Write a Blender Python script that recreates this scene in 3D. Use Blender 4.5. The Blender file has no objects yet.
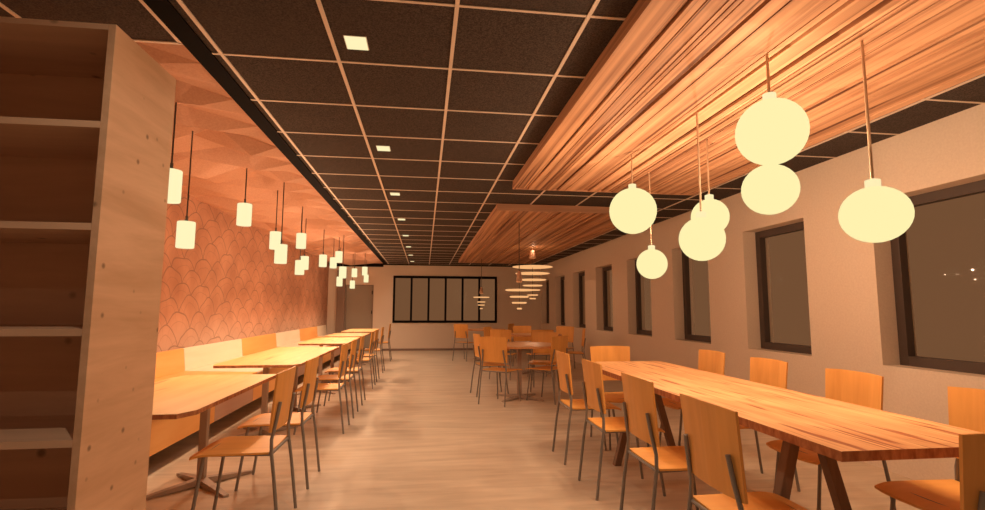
import bpy, bmesh, math, random
from mathutils import Vector, Matrix, Euler
random.seed(7)
S = bpy.context.scene
C = S.collection
PI = math.pi

# ---------------------------------------------------------------- camera, world, exposure
cam_d = bpy.data.cameras.new('camera'); cam = bpy.data.objects.new('camera', cam_d); C.objects.link(cam)
cam_d.sensor_width = 36; cam_d.sensor_fit = 'HORIZONTAL'; cam_d.lens = 511 / 985 * 36
cam_d.clip_start = .02; cam_d.clip_end = 100
r_ = Vector((0.99133514, -0.13131505, 0.00331754)); u_ = Vector((-0.0170816, -0.1038302, 0.99444834)); f_ = Vector((0.13024158, 0.98588825, 0.1051736))
cam.matrix_world = Matrix(((r_.x, u_.x, -f_.x, 0), (r_.y, u_.y, -f_.y, 0), (r_.z, u_.z, -f_.z, 1.225), (0, 0, 0, 1)))
S.camera = cam
wd = bpy.data.worlds.new('world'); S.world = wd; wd.use_nodes = True
wd.node_tree.nodes['Background'].inputs[0].default_value = (.17, .077, .033, 1)
wd.node_tree.nodes['Background'].inputs[1].default_value = 1.0
S.view_settings.view_transform = 'Standard'; S.view_settings.look = 'None'
S.view_settings.exposure = 0; S.view_settings.gamma = 1; S.view_settings.use_curve_mapping = False
WARM = (1.0, .64, .39)
DOWN = (1.0, .78, .56)
P_GLOBE, P_PEND, P_PEND_SIDE, P_DISC, P_DOWN = 10.8, 12.5, 2.1, 2.2, 19

# ---------------------------------------------------------------- materials
def mat(name):
    m = bpy.data.materials.new(name); m.use_nodes = True
    return m, m.node_tree, m.node_tree.nodes['Principled BSDF']
def rgb(c): return (c[0], c[1], c[2], 1)
def flat(name, c, rough=.6, metal=0, spec=.3):
    m, t, b = mat(name)
    b.inputs['Base Color'].default_value = rgb(c); b.inputs['Roughness'].default_value = rough
    b.inputs['Metallic'].default_value = metal; b.inputs['Specular IOR Level'].default_value = spec
    return m
def emis(name, c, s):
    m, t, b = mat(name)
    e = t.nodes.new('ShaderNodeEmission'); e.inputs[0].default_value = rgb(c); e.inputs[1].default_value = s
    t.links.new(e.outputs[0], t.nodes['Material Output'].inputs[0]); t.nodes.remove(b)
    return m
def nd(t, kind, **kw):
    n = t.nodes.new(kind)
    for k, v in kw.items():
        if k in n.inputs: n.inputs[k].default_value = v
        else: setattr(n, k, v)
    return n
def ramp(t, fac, stops):
    n = t.nodes.new('ShaderNodeValToRGB'); e = n.color_ramp.elements
    e[0].position, e[0].color = stops[0][0], rgb(stops[0][1]); e[1].position, e[1].color = stops[-1][0], rgb(stops[-1][1])
    for p, c in stops[1:-1]:
        x = e.new(p); x.color = rgb(c)
    t.links.new(fac, n.inputs[0]); return n.outputs[0]
def wood(name, c1, c2, axis='Y', along=.6, across=14, rough=.45, dark=None, dark_at=.36, knots=0, spec=.3, detail=4, contrast=(.35, .65), distort=.4):
    """grain stretched along one axis; optional dark streaks and knots"""
    m, t, b = mat(name)
    tc = nd(t, 'ShaderNodeTexCoord'); mp = nd(t, 'ShaderNodeMapping')
    sc = {'X': (along, across, across), 'Y': (across, along, across), 'Z': (across, across, along)}[axis]
    mp.inputs['Scale'].default_value = sc
    oi = nd(t, 'ShaderNodeObjectInfo'); sh = nd(t, 'ShaderNodeVectorMath', operation='SCALE'); sh.inputs[0].default_value = (7, 5, 3)
    t.links.new(oi.outputs['Random'], sh.inputs['Scale'])
    ad = nd(t, 'ShaderNodeVectorMath', operation='ADD')
    t.links.new(tc.outputs['Object'], ad.inputs[0]); t.links.new(sh.outputs[0], ad.inputs[1])
    t.links.new(ad.outputs[0], mp.inputs['Vector'])
    n = nd(t, 'ShaderNodeTexNoise', Scale=1.0, Detail=float(detail), Roughness=.6, Distortion=distort)
    t.links.new(mp.outputs[0], n.inputs['Vector'])
    col = ramp(t, n.outputs['Fac'], [(contrast[0], c1), (contrast[1], c2)])
    if dark:
        mp2 = nd(t, 'ShaderNodeMapping'); mp2.inputs['Scale'].default_value = tuple(s * 1.7 for s in sc)
        mp2.inputs['Location'].default_value = (3.1, 1.7, 5.2)
        t.links.new(ad.outputs[0], mp2.inputs['Vector'])
        n2 = nd(t, 'ShaderNodeTexNoise', Scale=1.0, Detail=2.0, Roughness=.5); t.links.new(mp2.outputs[0], n2.inputs['Vector'])
        f = ramp(t, n2.outputs['Fac'], [(dark_at - .035, (1, 1, 1)), (dark_at + .035, (0, 0, 0))])
        mx = nd(t, 'ShaderNodeMix', data_type='RGBA'); t.links.new(f, mx.inputs[0]); t.links.new(col, mx.inputs[6]); mx.inputs[7].default_value = rgb(dark)
        col = mx.outputs[2]
    if knots:
        v = nd(t, 'ShaderNodeTexVoronoi', Scale=float(knots)); t.links.new(ad.outputs[0], v.inputs['Vector'])
        f = ramp(t, v.outputs['Distance'], [(.05, (1, 1, 1)), (.13, (0, 0, 0))])
        mx = nd(t, 'ShaderNodeMix', data_type='RGBA'); t.links.new(f, mx.inputs[0]); t.links.new(col, mx.inputs[6])
        mx.inputs[7].default_value = rgb([x * .5 for x in c1]); col = mx.outputs[2]
    t.links.new(col, b.inputs['Base Color'])
    b.inputs['Roughness'].default_value = rough; b.inputs['Specular IOR Level'].default_value = spec
    bp = nd(t, 'ShaderNodeBump', Strength=.12, Distance=.004); t.links.new(n.outputs['Fac'], bp.inputs['Height']); t.links.new(bp.outputs[0], b.inputs['Normal'])
    return m
def speckle(name, c1, c2, scale=90, rough=.8, bump=.2, spec=.2):
    m, t, b = mat(name)
    tc = nd(t, 'ShaderNodeTexCoord'); n = nd(t, 'ShaderNodeTexNoise', Scale=float(scale), Detail=3.0, Roughness=.7)
    t.links.new(tc.outputs['Object'], n.inputs['Vector'])
    t.links.new(ramp(t, n.outputs['Fac'], [(.35, c1), (.65, c2)]), b.inputs['Base Color'])
    b.inputs['Roughness'].default_value = rough; b.inputs['Specular IOR Level'].default_value = spec
    bp = nd(t, 'ShaderNodeBump', Strength=bump, Distance=.002); t.links.new(n.outputs['Fac'], bp.inputs['Height']); t.links.new(bp.outputs[0], b.inputs['Normal'])
    return m

M_WALL = speckle('wall_plaster', (.76, .64, .53), (.82, .70, .58), 60, .85, .15)
M_TILE = speckle('ceiling_tile_felt', (.028, .021, .018), (.10, .075, .062), 130, .95, .3)
M_GRID = flat('ceiling_grid_metal', (.78, .66, .55), .5)
M_BLACK = flat('black_metal', (.010, .008, .007), .9, 0, .05)
M_FRAME = flat('window_frame_dark', (.085, .062, .052), .5)
M_PINE = wood('pine', (.60, .36, .21), (.78, .50, .32), 'Y', 1.6, 13, .55, knots=12, contrast=(.3, .7))
M_PINEX = wood('pine_across', (.64, .41, .27), (.78, .52, .35), 'X', 1.2, 11, .55, knots=7, contrast=(.3, .7))
M_PLY = wood('beech_plywood', (.80, .39, .10), (.88, .45, .12), 'Y', 1.5, 16, .45, spec=.35)
M_PLYZ = wood('beech_plywood_upright', (.74, .35, .09), (.84, .42, .115), 'Z', 1.2, 14, .45, spec=.35)
M_OAK = wood('oak_tabletop', (.74, .36, .16), (.90, .53, .25), 'Y', 1.2, 22, .42, dark=(.42, .13, .05), dark_at=.385, spec=.3)
M_OAKL = wood('oak_light_tabletop', (.84, .49, .18), (.93, .59, .24), 'Y', .9, 11, .45, dark=(.60, .30, .11), dark_at=.30, spec=.3)
M_OAKR = wood('oak_round_tabletop', (.60, .27, .11), (.72, .36, .16), 'Y', .9, 13, .42, spec=.3)
M_EDGE = wood('oak_end_grain', (.30, .10, .04), (.52, .22, .09), 'Z', 14, 34, .6)
M_STEEL = flat('grey_steel_tube', (.26, .24, .22), .42, .45)
M_TAUPE = flat('taupe_metal', (.42, .33, .27), .5, .2)
M_LEGWOOD = wood('dark_leg_wood', (.19, .115, .075), (.25, .155, .10), 'Z', 1, 20, .6)
M_RAFT = wood('raft_slat_wood', (.31, .14, .07), (.69, .385, .215), 'Y', .16, 17, .6, dark=(.15, .055, .025), dark_at=.37, detail=5, contrast=(.34, .60), distort=.08)
M_RAFTX = wood('raft_end_wood', (.42, .22, .13), (.56, .31, .19), 'X', .5, 14, .6)
M_SEATO = wood('bench_orange_veneer', (.86, .44, .14), (.92, .50, .18), 'Y', .7, 8, .45)
M_SEATC = wood('bench_cream_veneer', (.86, .72, .55), (.92, .78, .62), 'Y', .7, 8, .5)
M_FRONTM = wood('bench_mauve_panel', (.55, .36, .28), (.62, .42, .33), 'Y', .7, 8, .5)
M_GLOBE = emis('lit_globe_glass', (1, .87, .42), 1.02)
M_CYL = emis('lit_cylinder_shade', (1, .90, .50), 1.02)
M_CAP = emis('lit_cap', (1, .86, .46), 1.0)
M_DOWNL = emis('lit_downlight_lens', (1, .88, .48), 1.02)
M_CORD = flat('dark_cord', (.10, .075, .06), .6)
M_ROD = flat('brass_rod', (.62, .46, .32), .4, .5)
M_DISC = flat('disc_lamp_metal', (.62, .38, .26), .6)
M_DGLOW = emis('lit_disc', (1, .50, .20), .95)
M_DOOR = flat('door_paint', (.34, .28, .22), .6)
M_TRIM = flat('brown_trim', (.27, .19, .15), .7)
M_PALE = flat('pale_strip', (.72, .66, .56), .8)
M_CPANEL = speckle('ceiling_panel_felt', (.53, .29, .20), (.60, .35, .24), 70, .9, .15)

def floor_mat():
    m, t, b = mat('floor_pale_laminate')
    tc = nd(t, 'ShaderNodeTexCoord'); mp = nd(t, 'ShaderNodeMapping'); mp.inputs['Scale'].default_value = (1.0, 7.0, 1)
    t.links.new(tc.outputs['Object'], mp.inputs[0])
    n = nd(t, 'ShaderNodeTexNoise', Scale=1.3, Detail=6.0, Roughness=.62, Distortion=.3); t.links.new(mp.outputs[0], n.inputs['Vector'])
    t.links.new(ramp(t, n.outputs['Fac'], [(.3, (.56, .45, .34)), (.7, (.76, .63, .49))]), b.inputs['Base Color'])
    b.inputs['Roughness'].default_value = .42; b.inputs['Specular IOR Level'].default_value = .25
    return m
M_FLOOR = floor_mat()

def glass_mat():
    m, t, b = mat('window_glass')
    tr = nd(t, 'ShaderNodeBsdfTransparent'); gl = nd(t, 'ShaderNodeBsdfGlossy', Roughness=.02)
    gl.inputs['Color'].default_value = (1, 1, 1, 1)
    mx = nd(t, 'ShaderNodeMixShader'); mx.inputs[0].default_value = .002
    t.links.new(tr.outputs[0], mx.inputs[1]); t.links.new(gl.outputs[0], mx.inputs[2])
    t.links.new(mx.outputs[0], t.nodes['Material Output'].inputs[0])
    return m
M_GLASS = glass_mat()

def paper_mat():
    """overlapping fan scallops printed on terracotta wallpaper"""
    m, t, b = mat('scallop_wallpaper')
    tc = nd(t, 'ShaderNodeTexCoord')
    no = nd(t, 'ShaderNodeTexNoise', Scale=1.9, Detail=1.5); t.links.new(tc.outputs['Object'], no.inputs['Vector'])
    ds = nd(t, 'ShaderNodeVectorMath', operation='SCALE', Scale=.26); t.links.new(no.outputs['Color'], ds.inputs[0])
    av = nd(t, 'ShaderNodeVectorMath', operation='ADD'); t.links.new(tc.outputs['Object'], av.inputs[0]); t.links.new(ds.outputs[0], av.inputs[1])
    sx = nd(t, 'ShaderNodeSeparateXYZ'); t.links.new(av.outputs[0], sx.inputs[0])
    def mt(op, a, b_=None, c=None):
        n = nd(t, 'ShaderNodeMath', operation=op)
        for i, x in enumerate((a, b_, c)):
            if x is None: continue
            if isinstance(x, (int, float)): n.inputs[i].default_value = x
            else: t.links.new(x, n.inputs[i])
        return n.outputs[0]
    W, H, R = .52, .17, .29
    u = mt('DIVIDE', sx.outputs['Y'], W); v = mt('DIVIDE', sx.outputs['Z'], H); fv = mt('FLOOR', v)
    D = None; A = None
    for k in (0, 1):
        j = mt('SUBTRACT', fv, float(k))
        off = mt('MULTIPLY', mt('MODULO', mt('ADD', j, 40.0), 2.0), .5)
        du = mt('MULTIPLY', mt('SUBTRACT', mt('FRACT', mt('ADD', mt('SUBTRACT', u, off), 50.0)), .5), W)
        dv = mt('MULTIPLY', mt('SUBTRACT', v, j), H)
        d = mt('SQRT', mt('ADD', mt('MULTIPLY', du, du), mt('MULTIPLY', dv, dv)))
        a = mt('ARCTAN2', du, dv)
        if D is None: D, A = d, a
        else:
            ins = mt('LESS_THAN', d, R)
            D = mt('ADD', mt('MULTIPLY', ins, d), mt('MULTIPLY', mt('SUBTRACT', 1.0, ins), D))
            A = mt('ADD', mt('MULTIPLY', ins, a), mt('MULTIPLY', mt('SUBTRACT', 1.0, ins), A))
    def line(x, at, w): return mt('LESS_THAN', mt('ABSOLUTE', mt('SUBTRACT', x, at)), w)
    l = mt('MAXIMUM', line(D, R - .007, .007), mt('MULTIPLY', line(D, R * .66, .004), .5))
    sp = mt('LESS_THAN', mt('ABSOLUTE', mt('SUBTRACT', mt('FRACT', mt('ADD', mt('MULTIPLY', A, 1.6), 10.0)), .5)), .02)
    l = mt('MAXIMUM', l, mt('MULTIPLY', sp, .4))
    n2 = nd(t, 'ShaderNodeTexNoise', Scale=2.2, Detail=3.0); t.links.new(tc.outputs['Object'], n2.inputs['Vector'])
    c0 = ramp(t, n2.outputs['Fac'], [(.35, (.47, .235, .15)), (.65, (.60, .32, .21))])
    so = nd(t, 'ShaderNodeSeparateXYZ'); t.links.new(tc.outputs['Object'], so.inputs[0])
    low = mt('MULTIPLY', mt('SUBTRACT', 1.0, mt('SMOOTH_MIN', mt('MAXIMUM', mt('DIVIDE', mt('SUBTRACT', so.outputs['Z'], .70), .45), 0.0), 1.0, .1)), .75)
    mg = nd(t, 'ShaderNodeMix', data_type='RGBA'); t.links.new(low, mg.inputs[0]); t.links.new(c0, mg.inputs[6]); mg.inputs[7].default_value = (.52, .38, .30, 1)
    ml = nd(t, 'ShaderNodeMix', data_type='RGBA'); t.links.new(mt('MULTIPLY', l, .7), ml.inputs[0]); t.links.new(mg.outputs[2], ml.inputs[6]); ml.inputs[7].default_value = (.24, .15, .11, 1)
    t.links.new(ml.outputs[2], b.inputs['Base Color']); b.inputs['Roughness'].default_value = .8; b.inputs['Specular IOR Level'].default_value = .15
    return m
M_PAPER = paper_mat()

# ---------------------------------------------------------------- mesh helpers
def box(bm, x0, x1, y0, y1, z0, z1):
    vs = [bm.verts.new((x, y, z)) for z in (z0, z1) for x, y in ((x0, y0), (x1, y0), (x1, y1), (x0, y1))]
    for f in ((3, 2, 1, 0), (4, 5, 6, 7), (0, 1, 5, 4), (1, 2, 6, 5), (2, 3, 7, 6), (3, 0, 4, 7)): bm.faces.new([vs[i] for i in f])
def prism(bm, pts, z0, z1):
    a = [bm.verts.new((x, y, z0)) for x, y in pts]; b = [bm.verts.new((x, y, z1)) for x, y in pts]
    bm.faces.new(a[::-1]); bm.faces.new(b)
    n = len(pts)
    for i in range(n): bm.faces.new((a[i], a[(i + 1) % n], b[(i + 1) % n], b[i]))
def loft(bm, secs, cap=True, closed=True):
    """secs: list of rings of points"""
    rs = [[bm.verts.new(p) for p in s] for s in secs]
    n = len(secs[0])
    for a, b in zip(rs, rs[1:]):
        for i in range(n if closed else n - 1): bm.faces.new((a[i], a[(i + 1) % n], b[(i + 1) % n], b[i]))
    if cap: bm.faces.new(rs[0][::-1]); bm.faces.new(rs[-1])
def tube(bm, pts, r, n=10):
    pts = [Vector(p) for p in pts]; secs = []
    for i, p in enumerate(pts):
        d = (pts[min(i + 1, len(pts) - 1)] - pts[max(i - 1, 0)]).normalized()
        x = d.cross(Vector((0, 1, 0))) if abs(d.y) < .9 else d.cross(Vector((1, 0, 0)))
        x.normalize(); y = d.cross(x)
        rr = r[i] if isinstance(r, (list, tuple)) else r
        secs.append([p + x * math.cos(a) * rr + y * math.sin(a) * rr for a in (2 * PI * k / n for k in range(n))])
    loft(bm, secs)
def lathe(bm, prof, n=32, c=(0, 0)):
    """prof: (radius, z) pairs"""
    secs = [[(c[0] + r * math.cos(2 * PI * k / n), c[1] + r * math.sin(2 * PI * k / n), z) for k in range(n)] for r, z in prof]
    loft(bm, secs)
def obj(name, bm, m, parent=None, smooth=False, bevel=0, label=None):
    bmesh.ops.recalc_face_normals(bm, faces=bm.faces)
    me = bpy.data.meshes.new(name); bm.to_mesh(me); bm.free()
    for x in (m if isinstance(m, (list, tuple)) else [m]): me.materials.append(x)
    o = bpy.data.objects.new(name, me); C.objects.link(o)
    if parent: o.parent = parent
    if smooth:
        me.shade_smooth()
        me.set_sharp_from_angle(angle=math.radians(38))
    if bevel:
        b = o.modifiers.new('bevel', 'BEVEL'); b.width = bevel; b.segments = 2; b.limit_method = 'ANGLE'
    if label: o['label'] = label
    return o
def thing(name, label, cat, loc=(0, 0, 0), rz=0, group=None):
    o = bpy.data.objects.new(name, None); C.objects.link(o); o.location = loc; o.rotation_euler = (0, 0, rz); o.empty_display_size = .1
    o['label'] = label; o['category'] = cat
    if group: o['group'] = group
    return o
def tag(o, label, cat, group=None):
    o['label'] = label; o['category'] = cat
    if group: o['group'] = group
    return o
def struct(name, bm, m, parent=None, **k):
    o = obj(name, bm, m, parent, **k)
    if not parent: o['kind'] = 'structure'
    return o
def dup(root, loc, rz, label, group=None):
    r = root.copy(); C.objects.link(r); r.location = loc; r.rotation_euler = (0, 0, rz); r['label'] = label
    if group: r['group'] = group
    for ch in list(root.children):
        c = ch.copy(); C.objects.link(c); c.parent = r
        for g in list(ch.children):
            d = g.copy(); C.objects.link(d); d.parent = c
    return r
def lamp(parent, loc, watts, kind='POINT', size=.0, spot=None, rot=None, col=None):
    l = bpy.data.lights.new('light_source', kind); l.energy = watts; l.color = col or WARM; l.shadow_soft_size = size
    if kind == 'SPOT': l.spot_size = spot; l.spot_blend = .6
    o = bpy.data.objects.new('light_source', l); C.objects.link(o); o.location = loc
    if rot: o.rotation_euler = rot
    if parent: o.parent = parent
    return o

# ---------------------------------------------------------------- room shell
XR, XL, YE, YB, HZ = 3.553, -2.80, 15.45, -2.5, 2.557
bm = bmesh.new(); box(bm, XL - .6, XR + .31, YB, YE + .2, -.1, 0); struct('floor', bm, M_FLOOR)
bm = bmesh.new(); box(bm, -1.23, XR + .31, YB, YE + .2, HZ, HZ + .1); box(bm, XL - .6, -1.23, YB, 2.64, HZ, HZ + .1); box(bm, XL - .6, -1.23, 2.64, YE + .2, HZ + .12, HZ + .2)
struct('ceiling', bm, M_TILE)
# T grid
bm = bmesh.new()
for i in range(0, 8):
    x = -1.08 + .6 * i
    y1 = YE if x > -1.2 else 2.64
    if x > XL: box(bm, x - .0095, x + .0095, YB, y1, HZ - .006, HZ + .001)
for j in range(-8, 23):
    y = 2.128 + .6015 * j
    if YB < y < YE: box(bm, (-1.13 if y > 2.64 else XL), XR, y - .008, y + .008, HZ - .004, HZ + .001)
box(bm, XL, -1.23, 2.632, 2.65, HZ - .006, HZ + .001)
for x in (-1.243, -1.878, -2.513): box(bm, x - .0095, x + .0095, YB, 2.64, HZ - .006, HZ + .001)
struct('trim_1', bm, M_GRID)
bm = bmesh.new(); box(bm, -1.232, -1.128, YB, YE, HZ - .008, HZ + .002); struct('trim_2', bm, M_BLACK)
# end wall with window strip and door
def wall_with_holes(a0, a1, z0, z1, holes, d0, d1, axis):
    """wall across axis; holes: list of (a0,a1,z0,z1) sorted along a"""
    bm = bmesh.new()
    def bx(p, q, r, s):
        if q - p < 1e-4 or s - r < 1e-4: return
        if axis == 'X': box(bm, d0, d1, p, q, r, s)
        else: box(bm, p, q, d0, d1, r, s)
    x = a0
    for h in holes:
        bx(x, h[0], z0, z1); bx(h[0], h[1], z0, h[2]); bx(h[0], h[1], h[3], z1); x = h[1]
    bx(x, a1, z0, z1)
    return bm
# right wall: windows every 1.68 m
wins = [(.99 + 1.68 * k, 1.925 + 1.68 * k, .80, 2.10) for k in range(9)]
wins = [(2.68 + 1.68 * (k - 1), 3.62 + 1.68 * (k - 1), .80, 2.10) for k in range(0, 9)]
wins[-1] = (wins[-1][0], min(wins[-1][1], 15.36), .80, 2.10)
struct('wall_right', wall_with_holes(YB, YE, 0, HZ, wins, XR, XR + .31, 'X'), M_WALL)
for n, (a, b, z0, z1) in enumerate(wins):
    if n == 0: continue
    w = bpy.data.objects.new('window_%d' % n, None); C.objects.link(w); w['kind'] = 'structure'; w.location = (XR + .2, a, z0)
    fx0, fx1, t = -.05, .02, .075
    bm = bmesh.new(); L = b - a; Hh = z1 - z0
    box(bm, fx0, fx1, 0, t, 0, Hh); box(bm, fx0, fx1, L - t, L, 0, Hh); box(bm, fx0, fx1, t, L - t, 0, t); box(bm, fx0, fx1, t, L - t, Hh - t, Hh)
    obj('window_frame', bm, M_FRAME, w, bevel=.004)
    bm = bmesh.new(); box(bm, -.004, .002, t, L - t, t, Hh - t); obj('window_glass', bm, M_GLASS, w)
# end wall
EW = [(-.93, 2.18, .81, 2.205)]
struct('wall_far', wall_with_holes(-3.4, XR + .31, 0, HZ + .12, [(-2.29, -1.50, 0, 1.92)] + EW, YE, YE + .2, 'Y'), M_WALL)
w = bpy.data.objects.new('window_9', None); C.objects.link(w); w['kind'] = 'structure'; w.location = (-.93, YE, .81)
bm = bmesh.new(); L, Hh, t = 3.11, 1.395, .07
box(bm, 0, L, -.02, .05, 0, t); box(bm, 0, L, -.02, .05, Hh - t, Hh)
for k in range(7):
    x = (L - t * .85) * k / 6; box(bm, x, x + t * .85, -.02, .05, t, Hh - t)
obj('window_frame', bm, M_BLACK, w)
bm = bmesh.new(); box(bm, t, L - t, .012, .018, t, Hh - t); obj('window_glass', bm, M_GLASS, w)
d = bpy.data.objects.new('door_1', None); C.objects.link(d); d['kind'] = 'structure'; d.location = (-2.29, YE, 0)
bm = bmesh.new(); box(bm, .0, .79, .02, .06, 0, 1.92); obj('door_panel', bm, M_DOOR, d)
bm = bmesh.new(); box(bm, 0, .02, -.015, .05, 0, 1.92); box(bm, .77, .79, -.015, .05, 0, 1.92); box(bm, .02, .77, -.015, .05, 1.90, 1.92); obj('door_frame', bm, M_TRIM, d)
bm = bmesh.new()
for z in (1.12, 1.70): box(bm, .745, .765, -.02, .02, z - .05, z + .05)
obj('door_hinge', bm, M_BLACK, d)
bm = bmesh.new(); box(bm, -2.53, -2.30, YE - .12, YE, 0, 2.33); struct('trim_3', bm, M_TRIM)
bm = bmesh.new(); box(bm, XL, -1.23, YE - .03, YE, 2.46, HZ + .12); box(bm, -1.23, XR, YE - .03, YE, HZ - .04, HZ); struct('trim_4', bm, M_BLACK)
bm = bmesh.new(); box(bm, -2.25, XR, YE - .012, YE, 0, .06); bmesh.ops.delete(bm, geom=[], context='VERTS'); struct('baseboard_far', bm, M_TRIM)
# left wall with scallop wallpaper
bm = bmesh.new(); box(bm, XL - .25, XL, YB, YE, 0, HZ + .12); struct('wall_left', bm, M_PAPER)

# faceted panels of the left ceiling strip
bm = bmesh.new()
TX, TY = .46, .245
rnd = random.Random(11)
rows = []; y = 2.652; j = 0
while y < YE - .04:
    xs = [XL - .02] + [x for x in (XL - .3 + i * TX + (j % 2) * TX * .42 + (j // 2 % 2) * .09 for i in range(6)) if XL + .06 < x < -1.29] + [-1.2335]
    rows.append((y, [bm.verts.new((x, y, HZ + .0005 if i in (0, len(xs) - 1) or y + TY * 1.2 > YE - .04 else HZ + .085 - (.0 if (i + j) % 2 else .125) * rnd.uniform(.7, 1.4) - rnd.uniform(0, .02))) for i, x in enumerate(xs)]))
    y += TY * (1.15 if j % 2 else .85); j += 1
for (ya, a), (yb, b) in zip(rows, rows[1:]):
    i = k = 0
    while i < len(a) - 1 or k < len(b) - 1:
        if i < len(a) - 1 and k < len(b) - 1 and abs(a[i + 1].co.x - b[k + 1].co.x) < .3:
            bm.faces.new((a[i], a[i + 1], b[k + 1], b[k])); i += 1; k += 1
        elif k == len(b) - 1 or (i < len(a) - 1 and a[i + 1].co.x <= b[k + 1].co.x): bm.faces.new((a[i], a[i + 1], b[k])); i += 1
        else: bm.faces.new((a[i], b[k + 1], b[k])); k += 1
for e in (rows[0][1], rows[-1][1]):
    up = [bm.verts.new((v.co.x, v.co.y, HZ + .125)) for v in e]
    for i in range(len(e) - 1): bm.faces.new((e[i], e[i + 1], up[i + 1], up[i]))
struct('ceiling_panelling', bm, M_CPANEL)

# ---------------------------------------------------------------- wooden ceiling rafts
def raft(y0, y1, label, seed):
    rn = random.Random(seed)
    x0, x1 = .887, 2.90
    t = thing('ceiling_raft', label, 'ceiling panel', ((x0 + x1) / 2, (y0 + y1) / 2, HZ - .006), 0, 'wooden slatted rafts under the ceiling')
    cx, cy = (x0 + x1) / 2, (y0 + y1) / 2
    bm = bmesh.new(); box(bm, x0 + .004 - cx, x1 - .004 - cx, y0 + .004 - cy, y1 - .004 - cy, -.05, 0); obj('backing_board', bm, M_RAFT, t)
    bm = bmesh.new(); x = x0 - cx
    while x < x1 - cx - .001:
        w = min(rn.choice((.03, .045, .06, .085, .12)), x1 - cx - x)
        if x1 - cx - x - w < .02: w = x1 - cx - x
        z = -rn.choice((.064, .072, .080, .086, .086))
        if x == x0 - cx or x + w > x1 - cx - .002: z = -.086
        box(bm, x, x + w - .008, y0 - cy, y1 - cy, z, -.05)
        x += w
    obj('slats', bm, M_RAFT, t)
    for e, d in ((y0, -.014), (y1, .0)):
        bm = bmesh.new(); box(bm, x0 - cx, x1 - cx, e + d - cy, e + d + .0138 - cy, -.086, 0); obj('end_board', bm, M_RAFTX, t)
    return t
raft(-1.6, 5.13, 'large brown slatted wood raft on the ceiling above the globe lamps', 3)
raft(6.30, 13.75, 'slatted wood raft on the ceiling above the round tables', 5)

# ---------------------------------------------------------------- downlights
dl = None
ORD = ['nearest', 'second', 'third', 'fourth', 'fifth', 'sixth', 'seventh', 'farthest']
for k in range(8):
    y = 2.515 + 1.715 * k; loc = (-.362, y, HZ)
    lb = 'small square lit ceiling downlight, %s' % (ORD[k] + ' from the camera in the row of eight' if 0 < k < 7 else ORD[k] + ' of the row of eight')
    if dl is None:
        dl = thing('downlight', lb, 'downlight', loc, 0, 'square downlights along the dark ceiling')
        bm = bmesh.new(); box(bm, -.052, .052, -.062, .062, -.006, 0); obj('lens', bm, M_DOWNL, dl)
        bm = bmesh.new(); box(bm, -.056, .056, -.066, .066, -.003, 0); obj('trim_ring', bm, M_GRID, dl)
        o = dl
    else: o = dup(dl, loc, 0, lb)
    lamp(None, (loc[0], loc[1], HZ - .012), P_DOWN, 'SPOT', .0, math.radians(125), col=DOWN)
for y in (.8, -.915): lamp(None, (-.362, y, HZ - .012), P_DOWN * 1.4, 'SPOT', .0, math.radians(150), col=DOWN)  # unseen spots without fittings, added past the row to brighten the bookcase

# ---------------------------------------------------------------- globe pendants
def globe(w, x, y, z, r, label, sq=1.0):
    top = HZ - .092
    t = thing('globe_pendant', label, 'pendant lamp', (x, y, z), 0, 'round globe lamps over the long table')
    bm = bmesh.new(); prof = []
    for k in range(17):
        a = -PI / 2 + PI * k / 16; prof.append((max(r * math.cos(a), .002), sq * r * math.sin(a)))
    lathe(bm, prof, 40); obj('globe_shade', bm, M_GLOBE, t, smooth=True)
    bm = bmesh.new(); lathe(bm, [(.030, sq * r - .006), (.030, sq * r + .030), (.012, sq * r + .036)], 24); obj('cap', bm, M_CAP, t, smooth=True)
    bm = bmesh.new(); tube(bm, [(0, 0, sq * r + .03), (0, 0, top - z)], .0065, 8); obj('rod', bm, M_ROD, t, smooth=True)
    for s in (-1, 1): lamp(t, (s * .75 * (r + .012), s * .66 * (r + .012), 0), P_GLOBE * w, 'POINT', .0)
globe(.7, 1.632, 2.176, 2.072, .158, 'large lit globe pendant hanging high, just above another globe')
globe(1, 2.004, 2.71, 1.930, .154, 'lit globe pendant just below the large high globe, partly overlapped by it', .96)
globe(1, 1.986, 2.005, 1.650, .137, 'lit globe pendant hanging low in front of the nearest wall window', .92)
globe(.9, 1.620, 3.80, 2.000, .182, 'leftmost lit globe pendant, over the far aisle side of the long table')
globe(1, 1.682, 2.914, 1.657, .135, 'lit globe pendant hanging low in front of another globe, overlapping its lower left')
globe(1, 2.035, 3.407, 1.892, .130, 'lit globe pendant half hidden behind a lower globe in front of it')
globe(1, 1.998, 4.30, 1.628, .133, 'smallest looking lit globe pendant, hanging lowest and farthest over the table')

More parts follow.
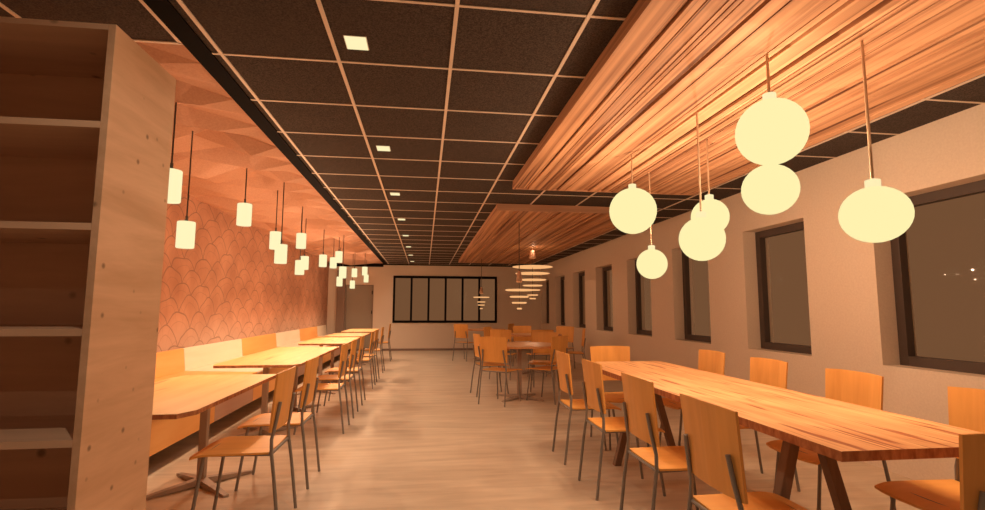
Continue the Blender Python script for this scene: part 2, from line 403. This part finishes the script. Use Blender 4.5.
# ---------------------------------------------------------------- cylinder pendants
pend = [(-1.575, 3.34, 1.976), (-1.80, 4.10, 1.775), (-1.645, 4.86, 2.074), (-1.706, 6.08, 1.997), (-1.51, 5.60, 1.794),
        (-1.63, 6.97, 2.111), (-1.735, 7.40, 1.792), (-1.80, 7.95, 1.904), (-1.685, 8.75, 2.012), (-1.70, 9.80, 2.072),
        (-1.53, 9.35, 2.139), (-1.43, 9.2, 1.854), (-1.80, 11.2, 1.796), (-1.644, 12.3, 2.06), (-1.82, 13.3, 1.83), (-1.42, 12.4, 2.11), (-1.55, 13.9, 2.02)]
plab = ['cut by the edge of the bookcase', 'low down, largest in view beside the bookcase', 'hanging high and alone to the right of the lowest near one',
        'upper of the close pair, partly behind the lower one', 'lower of the close pair, overlapping its higher neighbour',
        'the upper one of a cluster of three halfway along the wall', 'lowest of the cluster of three halfway along the wall',
        'middle one in the cluster of three, touching the lowest', 'hanging alone near the far end of the wallpaper',
        'hanging just left of the high far one, over the pale strip', 'hanging high by the end of the wallpaper',
        'below the high far one, in front of the brown pilaster', 'lowest by the brown pilaster', 'upper one before the far door',
        'small, lowest before the far door', 'upper one of the farthest pair', 'lower one of the farthest pair']
pd = None
for (x, y, z), l in zip(pend, plab):
    lb = 'lit white cylinder pendant, ' + l
    if pd is None:
        pd = thing('cylinder_pendant', lb, 'pendant lamp', (x, y, z), 0, 'white cylinder lamps over the bench tables')
        bm = bmesh.new(); lathe(bm, [(.059, -.100), (.062, -.096), (.062, .096), (.059, .100)], 32); obj('shade', bm, M_CYL, pd, smooth=True)
        bm = bmesh.new(); tube(bm, [(0, 0, .10), (0, 0, .145)], .010, 10); obj('cord_grip', bm, M_CORD, pd)
        r = pd
    else: r = dup(pd, (x, y, z), 0, lb)
    bm = bmesh.new(); tube(bm, [(0, 0, .10), (0, 0, HZ + .11 - z)], .0055, 8); obj('cord', bm, M_CORD, r)
    lamp(r, (0, 0, -.11), P_PEND, 'SPOT', .0, math.radians(145))
    for s in (-1, 1): lamp(r, (s * .06, s * .05, -.04), P_PEND_SIDE, 'POINT', .0)

# ---------------------------------------------------------------- disc lamps
def disc_lamp(x, y, ztop, discs, cone, label):
    t = thing('disc_pendant', label, 'pendant lamp', (x, y, discs[0][1]), 0, 'stacked disc lamps over the round tables')
    z0 = discs[0][1]
    bm = bmesh.new(); tube(bm, [(0, 0, cone[1] - z0 - .005), (0, 0, HZ - .092 - z0)], .006, 8); obj('cord', bm, M_CORD, t)
    bm = bmesh.new(); lathe(bm, [(cone[2], cone[0] - z0), (cone[3], cone[0] - z0 + .01), (cone[3] * .6, cone[1] - z0 - .02), (.014, cone[1] - z0)], 24); obj('lamp_holder', bm, M_DISC, t, smooth=True)
    for dm, z in discs:
        bm = bmesh.new(); R = dm / 2
        lathe(bm, [(R * .9, z - z0 - .013), (R, z - z0 - .004), (R, z - z0 + .004), (R * .9, z - z0 + .010)], 40); obj('disc', bm, M_DGLOW, t, smooth=True)
    bm = bmesh.new(); tube(bm, [(0, 0, discs[-1][1] - z0), (0, 0, cone[0] - z0 + .005)], .004, 6); obj('stem', bm, M_CORD, t)
    if cone[1] > 2.3: lamp(t, (0, -.10, 2.405 - z0), P_DISC * .3, 'POINT', .0)
    lamp(t, (.0, 0, (discs[-1][1] - z0) - .03), P_DISC * (2.5 if cone[1] > 2.3 else 1), 'POINT', .0)
    return t
disc_lamp(1.32, 7.1, 2.46, [(.40, 1.493), (.27, 1.399), (.21, 1.315), (.07, 1.234)], (1.60, 1.76, .035, .045), 'pendant of stacked thin discs hanging low over the nearest round table')
disc_lamp(2.15, 10.1, 2.46, [(.81, 2.073), (.69, 1.943), (.555, 1.814), (.40, 1.699), (.31, 1.609), (.22, 1.508), (.13, 1.438)], (2.245, 2.43, .05, .07), 'tall pendant of seven stacked tapering discs with the widest disc on top')
disc_lamp(1.39, 12.6, 2.46, [(.40, 1.515), (.20, 1.399), (.17, 1.323), (.07, 1.237)], (1.60, 1.76, .035, .05), 'small far pendant of stacked discs in front of the end window')

# ---------------------------------------------------------------- chairs
def make_chair(label, loc, rz, group):
    t = thing('dining_chair', label, 'chair', loc, rz, group)
    # seat: thin shell, front edge rolled down, slightly dished
    bm = bmesh.new(); nx, ny = 9, 12; th = .011
    top, bot = [], []
    for j in range(ny):
        v = j / (ny - 1); y = -.195 + .42 * v; rt, rb = [], []
        hw = .193 + .012 * math.sin(v * PI * .6)
        for i in range(nx):
            u = -1 + 2 * i / (nx - 1); x = u * hw
            z = .437 - .006 * (1 - u * u) - (.016 * max(0, (v - .72) / .28) ** 2)
            yy = y
            if v > .85: yy -= .018 * (abs(u) ** 4) * (v - .85) / .15
            rt.append(bm.verts.new((x, yy, z))); rb.append(bm.verts.new((x, yy, z - th)))
        top.append(rt); bot.append(rb)
    for j in range(ny - 1):
        for i in range(nx - 1):
            bm.faces.new((top[j][i], top[j][i + 1], top[j + 1][i + 1], top[j + 1][i])); bm.faces.new((bot[j][i], bot[j + 1][i], bot[j + 1][i + 1], bot[j][i + 1]))
    rim = [(top[0][i], bot[0][i]) for i in range(nx)] + [(top[j][-1], bot[j][-1]) for j in range(1, ny)] + [(top[-1][i], bot[-1][i]) for i in range(nx - 2, -1, -1)] + [(top[j][0], bot[j][0]) for j in range(ny - 2, 0, -1)]
    for k in range(len(rim)):
        a, b = rim[k], rim[(k + 1) % len(rim)]; bm.faces.new((a[0], b[0], b[1], a[1]))
    obj('seat', bm, M_PLY, t, smooth=True)
    # backrest: curved plywood panel
    bm = bmesh.new(); nx, nz = 5, 4
    def bp(i, k, s):
        u = -1 + 2 * i / (nx - 1); v = k / (nz - 1); z = .540 + .328 * v; hw = .192 + .010 * v
        y = -.196 - .030 * v - .020 * (1 - u * u) + s * .0055
        return (u * hw, y, z - (.006 * abs(u) ** 6 if k == nz - 1 else 0))
    for s in (1, -1):
        pass
    F = [[bm.verts.new(bp(i, k, 1)) for i in range(nx)] for k in range(nz)]
    B = [[bm.verts.new(bp(i, k, -1)) for i in range(nx)] for k in range(nz)]
    for k in range(nz - 1):
        for i in range(nx - 1):
            bm.faces.new((F[k][i], F[k][i + 1], F[k + 1][i + 1], F[k + 1][i])); bm.faces.new((B[k][i], B[k + 1][i], B[k + 1][i + 1], B[k][i + 1]))
    rim = [(F[0][i], B[0][i]) for i in range(nx)] + [(F[k][-1], B[k][-1]) for k in range(1, nz)] + [(F[-1][i], B[-1][i]) for i in range(nx - 2, -1, -1)] + [(F[k][0], B[k][0]) for k in range(nz - 2, 0, -1)]
    for k in range(len(rim)):
        a, b = rim[k], rim[(k + 1) % len(rim)]; bm.faces.new((a[0], b[0], b[1], a[1]))
    obj('backrest', bm, M_PLYZ, t)
    for s in (-1, 1):
        bm = bmesh.new(); tube(bm, [(s * .193, -.265, 0), (s * .188, -.228, .30), (s * .183, -.208, .43), (s * .176, -.204, .50), (s * .162, -.222, .60), (s * .152, -.236, .70)], .0095, 10)
        obj('leg', bm, M_STEEL, t, smooth=True)
        bm = bmesh.new(); tube(bm, [(s * .175, .205, 0), (s * .160, .150, .428)], .0095, 10)
        obj('leg', bm, M_STEEL, t, smooth=True)
    bm = bmesh.new()
    tube(bm, [(-.160, .150, .422), (.160, .150, .422)], .008, 8); tube(bm, [(-.183, -.205, .422), (.183, -.205, .422)], .008, 8)
    for s in (-1, 1): tube(bm, [(s * .160, .150, .422), (s * .183, -.205, .422)], .008, 8)
    obj('seat_frame', bm, M_STEEL, t, smooth=True)
    return t
chair0 = None
def chair(x, y, deg, label, group):
    """deg: heading of the chair's front, 0 = away from the camera (+Y), 90 = towards -X"""
    global chair0
    if chair0 is None:
        chair0 = make_chair(label, (x, y, 0), math.radians(deg), group); return chair0
    return dup(chair0, (x, y, 0), math.radians(deg), label, group)

# left row along the bench tables (facing -X)
GL = 'wooden chairs along the bench tables'
LX = -.768 - .265
for y, d, l in [(3.24, 90, 'orange plywood chair with grey legs nearest the bookcase, its full seat in view'),
             (3.96, 90, 'orange plywood chair second from the bookcase, tucked at the nearest bench table'),
             (5.52, 90, 'plywood chair at the near end of the second bench table'),
             (6.24, 90, 'plywood chair at the middle of the second bench table'),
             (7.02, 91, 'plywood chair at the far end of the second bench table'),
             (8.40, 90, 'plywood chair at the near end of the third bench table'),
             (9.12, 89, 'plywood chair at the far end of the third bench table'),
             (10.35, 90, 'plywood chair at the fourth bench table, second from the far wall'),
             (12.55, 90, 'farthest plywood chair of the bench row, closest to the end wall')]:
    chair(LX, y, d, l, GL)
# long table
GR = 'wooden chairs around the long table'
RX = 1.125 + .265
for y, l in [(4.28, 'plywood chair on the aisle side of the long table, farthest of four'),
             (3.52, 'plywood chair on the aisle side of the long table, next to the farthest'),
             (2.70, 'plywood chair on the aisle side of the long table, second nearest'),
             (1.95, 'plywood chair on the aisle side of the long table, nearest, its back largest')]:
    chair(RX - (.05 if y < 2 else .02 if y < 3 else 0), y, -90, l, GR)
for y, l in [(4.26, 'plywood chair between the long table and the windows, farthest'),
             (3.51, 'plywood chair between the long table and the windows, below the second window'),
             (2.76, 'plywood chair between the long table and the windows, under the plain wall between two windows'),
             (2.00, 'plywood chair between the long table and the windows, nearest, under the largest window')]:
    chair(2.545 - .265, y, 90, l, GR)
chair(1.81, 4.66, 180, 'plywood chair at the far head of the long table, facing the camera', GR)
chair(1.775, 1.585, 0, 'plywood chair at the near head of the long table, seen from behind', GR)
# round tables
GA = 'wooden chairs around the round tables'
chair(1.03, 6.83, -38, 'plywood chair at the nearest round table, back to the camera on the aisle side', GA)
chair(.98, 7.50, -82, 'plywood chair seen edge-on at the aisle side of the nearest round table', GA)
chair(1.66, 6.92, 42, 'plywood chair on the window side of the nearest round table, back turned to the camera', GA)
chair(1.82, 7.75, 160, 'plywood chair on the far side of the nearest round table', GA)
chair(1.45, 9.20, -30, 'plywood chair at the middle round table on the side nearest the aisle', GA)
chair(1.46, 10.2, -120, 'bright plywood chair on the aisle side of the middle round table, far half', GA)
chair(2.06, 9.10, 0, 'reddish plywood chair at the near side of the middle round table, back to the camera', GA)
chair(2.10, 10.75, 180, 'bright plywood chair on the far side of the middle round table, facing the camera', GA)
chair(2.80, 10.4, 140, 'bright plywood chair facing the camera near the wall windows', GA)
chair(2.72, 9.32, 78, 'plywood chair side on to the camera near the wall windows', GA)
chair(1.0, 12.42, -38, 'plywood chair at the farthest round table, under the end window', GA)
chair(1.95, 12.75, 60, 'plywood chair on the window side of the farthest round table', GA)

# ---------------------------------------------------------------- tables by the bench
def star_base(t, y, col=.034, span=.27, topz=.70, xo=0):
    bm = bmesh.new(); box(bm, xo - col, xo + col, y - col, y + col, .03, topz); o = obj('column', bm, M_TAUPE, t, bevel=.004)
    bm = bmesh.new()
    for k in range(4):
        a = PI / 4 + k * PI / 2; d = Vector((math.cos(a), math.sin(a), 0)); n = Vector((-d.y, d.x, 0))
        secs = []
        for rr, w, h0, h1 in ((.0, .030, .012, .055), (span * 1.35, .018, .0, .016)):
            c = Vector((xo, y, 0)) + d * rr
            secs.append([c - n * w + Vector((0, 0, h0)), c + n * w + Vector((0, 0, h0)), c + n * w + Vector((0, 0, h1)), c - n * w + Vector((0, 0, h1))])
        loft(bm, secs)
    obj('foot', bm, M_TAUPE, o)
def bench_table(y0, y1, x0, x1, feet, label, ch=.13):
    cy = (y0 + y1) / 2; cx = (x0 + x1) / 2
    t = thing('bench_table', label, 'table', (cx, cy, 0), 0, 'rectangular oak tables in front of the bench')
    a, b, p, q = x0 - cx, x1 - cx, y0 - cy, y1 - cy
    bm = bmesh.new(); c2 = .04
    prism(bm, [(a + c2, p), (b - .05, p), (b, p + ch * .75), (b, q - .02), (b - .02, q), (a + c2, q), (a, q - ch), (a, p + ch)], .702, .725)
    top = obj('tabletop', bm, [M_OAKL, M_EDGE], t)
    for f in top.data.polygons:
        if abs(f.normal.z) < .5 : f.material_index = 1
    for fy in feet: star_base(t, fy - cy, col=.025, xo=-.065)
    return t
bench_table(2.66, 4.17, -1.80, -1.105, (3.02, 3.93), 'oak bench table nearest the bookcase')
bench_table(4.82, 7.05, -1.86, -1.105, (5.42, 6.62), 'second oak bench table from the bookcase')
bench_table(7.66, 9.30, -1.80, -1.105, (8.0, 9.0), 'third oak bench table from the bookcase')
bench_table(9.62, 10.95, -1.80, -1.105, (9.95, 10.6), 'fourth oak bench table from the bookcase')
bench_table(11.5, 13.2, -1.80, -1.105, (11.9, 12.8), 'oak bench table farthest away, near the door')

# ---------------------------------------------------------------- long table
t = thing('long_table', 'long oak dining table with streaked top on A-shaped legs under the globe lamps', 'table', (1.80, 3.13, 0))
bm = bmesh.new(); prism(bm, [(-.38, -1.495), (.36, -1.495), (.40, -1.40), (.40, 1.47), (.36, 1.52), (-.22, 1.50), (-.38, 1.33)], .710, .745)
top = obj('tabletop', bm, [M_OAK, M_EDGE], t)
for f in top.data.polygons:
    if abs(f.normal.z) < .5: f.material_index = 1
for ey in (-.88, .9):
    for s in (-1, 1):
        bm = bmesh.new()
        secs = []
        for z, x in ((0, s * .25 - .02), (.709, s * .052 - .02)):
            secs.append([(x - .026, ey - .026, z), (x + .026, ey - .026, z), (x + .026, ey + .026, z), (x - .026, ey + .026, z)])
        loft(bm, secs); obj('leg', bm, M_LEGWOOD, t, bevel=.003)
    bm = bmesh.new(); box(bm, -.12, .12, ey - .035, ey + .035, .685, .7095); obj('leg_bracket', bm, M_LEGWOOD, t)
bm = bmesh.new(); box(bm, -.02, .02, -.84, .86, .655, .6845); obj('stretcher', bm, M_LEGWOOD, t)

# ---------------------------------------------------------------- round tables
def round_table(x, y, R, label):
    t = thing('round_table', label, 'table', (x, y, 0), 0, 'round oak tables')
    bm = bmesh.new(); lathe(bm, [(R - .004, .712), (R, .716), (R, .736), (R - .004, .74)], 48)
    o = obj('tabletop', bm, M_OAKR, t, smooth=True)
    star_base(t, 0, col=.03, span=.29, topz=.711)
round_table(1.32, 7.12, .56, 'nearest round oak table under the low disc lamp')
round_table(2.12, 9.95, .56, 'middle round oak table under the tall disc lamp')
round_table(1.50, 12.5, .47, 'farthest round oak table before the end window')

# ---------------------------------------------------------------- bench along the left wall
t = thing('wall_bench', 'long wall bench with alternating orange and cream panels under the wallpaper', 'bench', (-2.4, 3.0, 0))
ys = [2.66, 4.56, 6.46, 8.37, 10.2, 12.05, 13.95, 15.2]
for k in range(7):
    a, b = ys[k] + .003 - 3, ys[k + 1] - .003 - 3
    col = 'cream' if k % 2 == 0 and k else 'orange'
    m = M_SEATO if col == 'orange' else M_SEATC
    bm = bmesh.new(); pts = [(-.345, .50), (-.398, .50), (-.398, .752), (-.385, .76), (-.372, .752)]
    loft(bm, [[(x, y, z) for x, z in pts] for y in (a, b)]); obj('backrest', bm, m, t, label=col + ' backrest panel')
    bm = bmesh.new(); pts = [(-.398, .47), (.45, .455), (.458, .463), (.455, .478), (-.398, .50)]
    loft(bm, [[(x, y, z) for x, z in pts] for y in (a, b)]); obj('seat', bm, m, t, label=col + ' seat panel')
fs = [2.66, 5.3, 6.4, 8.5, 9.6, 11.6, 12.7, 15.2]
for k in range(7):
    bm = bmesh.new(); box(bm, .42, .438, fs[k] + .003 - 3, fs[k + 1] - .003 - 3, .15, .455); obj('front_panel', bm, M_FRONTM if k % 2 else M_SEATO, t, label=('mauve' if k % 2 else 'orange') + ' front panel')
for y in ys:
    y = min(max(y, ys[0] + .02), ys[-1] - .02)
    bm = bmesh.new(); box(bm, -.39, .18, y - .02 - 3, y + .02 - 3, 0, .452); obj('support', bm, M_TRIM, t)

# ---------------------------------------------------------------- bookcase
bx0, bx1, by0, by1, bt = -1.95, -.938, 1.60, 1.978, 2.077
t = thing('bookcase', 'tall pine bookcase with empty open shelves, cut by the frame edge', 'bookcase', ((bx0 + bx1) / 2, (by0 + by1) / 2, 0))
cx, cy = (bx0 + bx1) / 2, (by0 + by1) / 2
for a, b in ((bx0, bx0 + .021), (bx1 - .021, bx1)):
    bm = bmesh.new(); box(bm, a - cx, b - cx, by0 - cy, by1 - cy, 0, bt); obj('side_panel', bm, M_PINE, t, bevel=.001)
bm = bmesh.new(); box(bm, bx0 + .0215 - cx, bx1 - .0215 - cx, by0 + .0005 - cy, by1 - .012 - cy, bt - .018, bt - .0005); obj('top_panel', bm, M_PINEX, t)
for z in (1.754, 1.449, 1.145, .840, .54, .235, .05):
    bm = bmesh.new(); box(bm, bx0 + .0215 - cx, bx1 - .0215 - cx, by0 + .001 - cy, by1 - .013 - cy, z, z + .020); obj('shelf', bm, M_PINEX, t)
bm = bmesh.new(); box(bm, bx0 + .0215 - cx, bx1 - .0215 - cx, by1 - .012 - cy, by1 - cy, .02, bt - .001); obj('back_panel', bm, M_PINEX, t)
